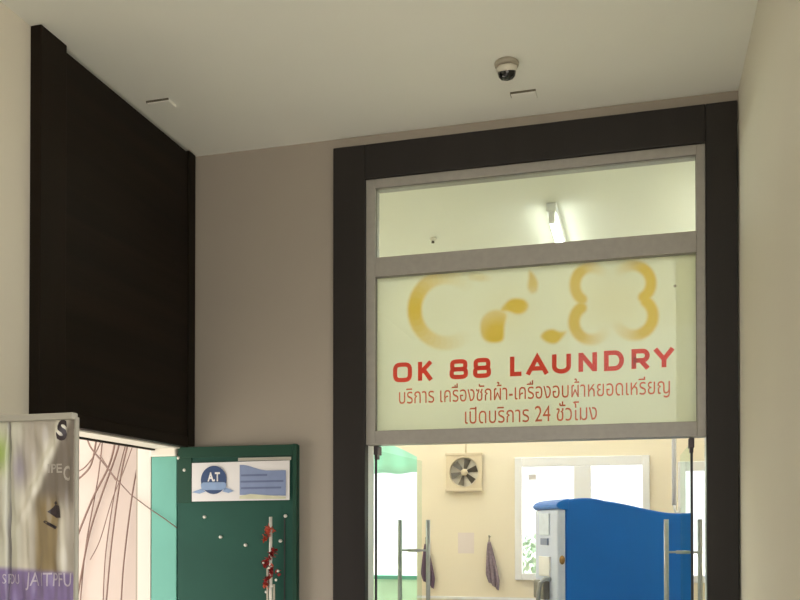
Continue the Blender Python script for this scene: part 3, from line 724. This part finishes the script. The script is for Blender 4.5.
# ------------------------------------------------------------------ roll-up banner, near left
BY = 2.0
BX0, BX1, BZ1 = -2.20, -1.428, 1.838
fpx = lambda px: -1.669 + px * 0.00309
fpz = lambda py: BZ1 - (py - 413) * 0.00262
def lerp3(a, b_, t): t = max(0, min(1, t)); return tuple(x + (y - x) * t for x, y in zip(a, b_))
def sst(a, b_, x): t = max(0, min(1, (x - a) / (b_ - a))); return t * t * (3 - 2 * t)
def relief(X, Z):
    px = (X + 1.669) / 0.00309; py = 413 + (BZ1 - Z) / 0.00262
    d = 0.0022 * math.sin(px * 0.42 + 1.4 * math.sin(py * 0.021)) + 0.0006 * math.sin(px * 1.0 - py * 0.05) + 0.0012 * math.sin(px * 0.22 + py * 0.07)
    d -= 0.012 * math.exp(-((px - 13 - 0.8 * math.sin(py * 0.05)) / 1.6) ** 2)
    d += 0.0035 * math.sin(px * 0.30 - py * 0.10) * math.sin(py * 0.045 + px * 0.02) ** 2
    d += 0.006 * math.exp(-((px - (66 - (py - 420) * 0.42)) / 3.5) ** 2) * sst(410, 430, py) * (1 - sst(500, 540, py))
    d *= min(1, max(0.05, (BX1 - X) / 0.02)) * min(1, max(0.05, (BZ1 - Z) / 0.03))
    return BY - d
def print_and_fold_col(X, Z):
    px = (X + 1.669) / 0.00309; py = 413 + (BZ1 - Z) / 0.00262
    c = (188, 180, 168)
    c = lerp3(c, (214, 214, 196), (1 - sst(20, 34, px)) * 0.8)
    g = math.exp(-((px - 5) / 7) ** 2 - ((py - 447) / 17) ** 2); c = lerp3(c, (150, 176, 84), g * 0.9)
    g = math.exp(-((px - 24) / 7) ** 2 - ((py - 462) / 20) ** 2); c = lerp3(c, (150, 140, 164), g * 0.7)
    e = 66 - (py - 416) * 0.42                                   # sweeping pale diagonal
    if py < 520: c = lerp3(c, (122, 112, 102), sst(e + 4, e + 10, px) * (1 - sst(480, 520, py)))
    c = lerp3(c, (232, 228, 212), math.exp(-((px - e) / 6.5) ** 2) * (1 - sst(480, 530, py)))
    c = lerp3(c, (228, 222, 206), math.exp(-((px - 31) / 6) ** 2) * sst(470, 500, py))
    sh_ = sst(38, 44, px) * (1 - sst(60, 64, px)) * sst(482, 505, py); c = lerp3(c, (142, 122, 84), sh_ * 0.85)
    c = lerp3(c, (222, 216, 200), math.exp(-((px - 67) / 3.5) ** 2) * sst(490, 520, py))
    p = sst(560 + 0.06 * px, 567 + 0.06 * px, py); c = lerp3(c, (138, 120, 168), p)
    c = lerp3(c, (92, 86, 92), 0.6 * math.exp(-((px - 13) / 1.3) ** 2))  # shade of the vertical fold, painted over the print
    c = lerp3(c, (92, 84, 132), sst(594, 600, py) * (0.5 + 0.5 * math.sin(px * 0.5)) * 0.7)
    return lin(c)
bn = thing('roll_up_banner', 'glossy roll-up banner with a purple band standing at the near left wall', 'banner', (-1.81, BY, 0))
xs = [BX0 + (fpx(-4) - BX0) * k / 40 for k in range(40)] + [fpx(-4) + (BX1 - fpx(-4)) * k / 96 for k in range(97)]
zs_ = [BZ1 - (BZ1 - fpz(606)) * k / 170 for k in range(171)] + [fpz(606) - (fpz(606) - 0.1) * k / 50 for k in range(1, 51)]
bm = bmesh.new(); col = bm.verts.layers.float_color.new('print')
gv = []
for x in xs:
    row = []
    for z in zs_:
        v = bm.verts.new((x, relief(x, z), z)); v[col] = print_and_fold_col(x, z); row.append(v)
    gv.append(row)
for i in range(len(xs) - 1):
    for j in range(len(zs_) - 1):
        fc = bm.faces.new((gv[i][j], gv[i][j + 1], gv[i + 1][j + 1], gv[i + 1][j])); fc.smooth = True
mb = MB(); mb.bm.free(); mb.bm = bm
pm = bpy.data.materials.new('printed_banner_film'); pm.use_nodes = True
pb = pm.node_tree.nodes['Principled BSDF']; pa = pm.node_tree.nodes.new('ShaderNodeAttribute'); pa.attribute_name = 'print'
pm.node_tree.links.new(pa.outputs['Color'], pb.inputs['Base Color'])
pb.inputs['Roughness'].default_value = 0.3; pb.inputs['Coat Weight'].default_value = 0.5; pb.inputs['Coat Roughness'].default_value = 0.08
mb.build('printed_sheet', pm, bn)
MB().box(BX0, BX1 + 0.004, BY - 0.012, BY + 0.012, BZ1 - 0.006, BZ1 + 0.012, 0.003).build('top_rail', M['grey_p'], bn)
MB().tube([(BX1 + 0.004, BY + 0.006, 0.1), (BX1 + 0.004, BY + 0.006, BZ1)], 0.0065, 10).build('edge_roll', M['grey_p'], bn)
MB().box(BX0, BX1, BY - 0.06, BY + 0.06, 0.0, 0.10, 0.012).build('base', M['alu'], bn)
MB().tube([(-1.81, BY + 0.03, 0.09), (-1.81, BY + 0.03, BZ1)], 0.01, 10).build('pole', M['alu'], bn)
def on_sheet(mb, off=0.0012):
    bmesh.ops.triangulate(mb.bm, faces=mb.bm.faces[:])
    bmesh.ops.subdivide_edges(mb.bm, edges=[e for e in mb.bm.edges if e.calc_length() > 0.008], cuts=2)
    for v in mb.bm.verts: v.co.y = relief(v.co.x, v.co.z) - off
    return mb
M['ban_dark'] = mat('dark_banner_ink', (58, 48, 52), 0.3, 0.1, 20)
M['ban_pale'] = mat('pale_banner_ink', (200, 190, 206), 0.3, 0.06, 20)
M['ban_grey'] = mat('faint_banner_ink', (178, 170, 160), 0.3, 0.06, 20)
def btext(txt, px0, px1, pyt, pyb, mt, w=0.02):
    on_sheet(text_bm(txt, fpx(px0), fpx(px1), fpz(pyb), fpz(pyt), BY, w)).build('lettering', mt, bn)
btext('S', 63, 71, 415, 436, M['ban_dark'], 0.04)
btext('IPE', 53, 67, 459, 468, M['ban_grey'])
btext('C', 68, 74, 461, 476, M['ban_grey'])
btext('JA ITPFU', 32, 76, 568, 586, M['ban_pale'], 0.0)
btext('SPOU', 8, 25, 570, 580, M['ban_pale'], 0.0)
m = MB()
for q in ([(44.5, 521), (47, 519.5), (57.5, 526), (56, 528.5)], [(49, 511), (55, 504), (61, 505), (62, 517), (56, 517)], [(54, 502), (56, 500), (57.5, 503), (55, 504)]):
    m.flat([(fpx(a + 4), fpz(c - 4)) for a, c in q], BY)
on_sheet(m).build('printed_mark', M['ban_dark'], bn)
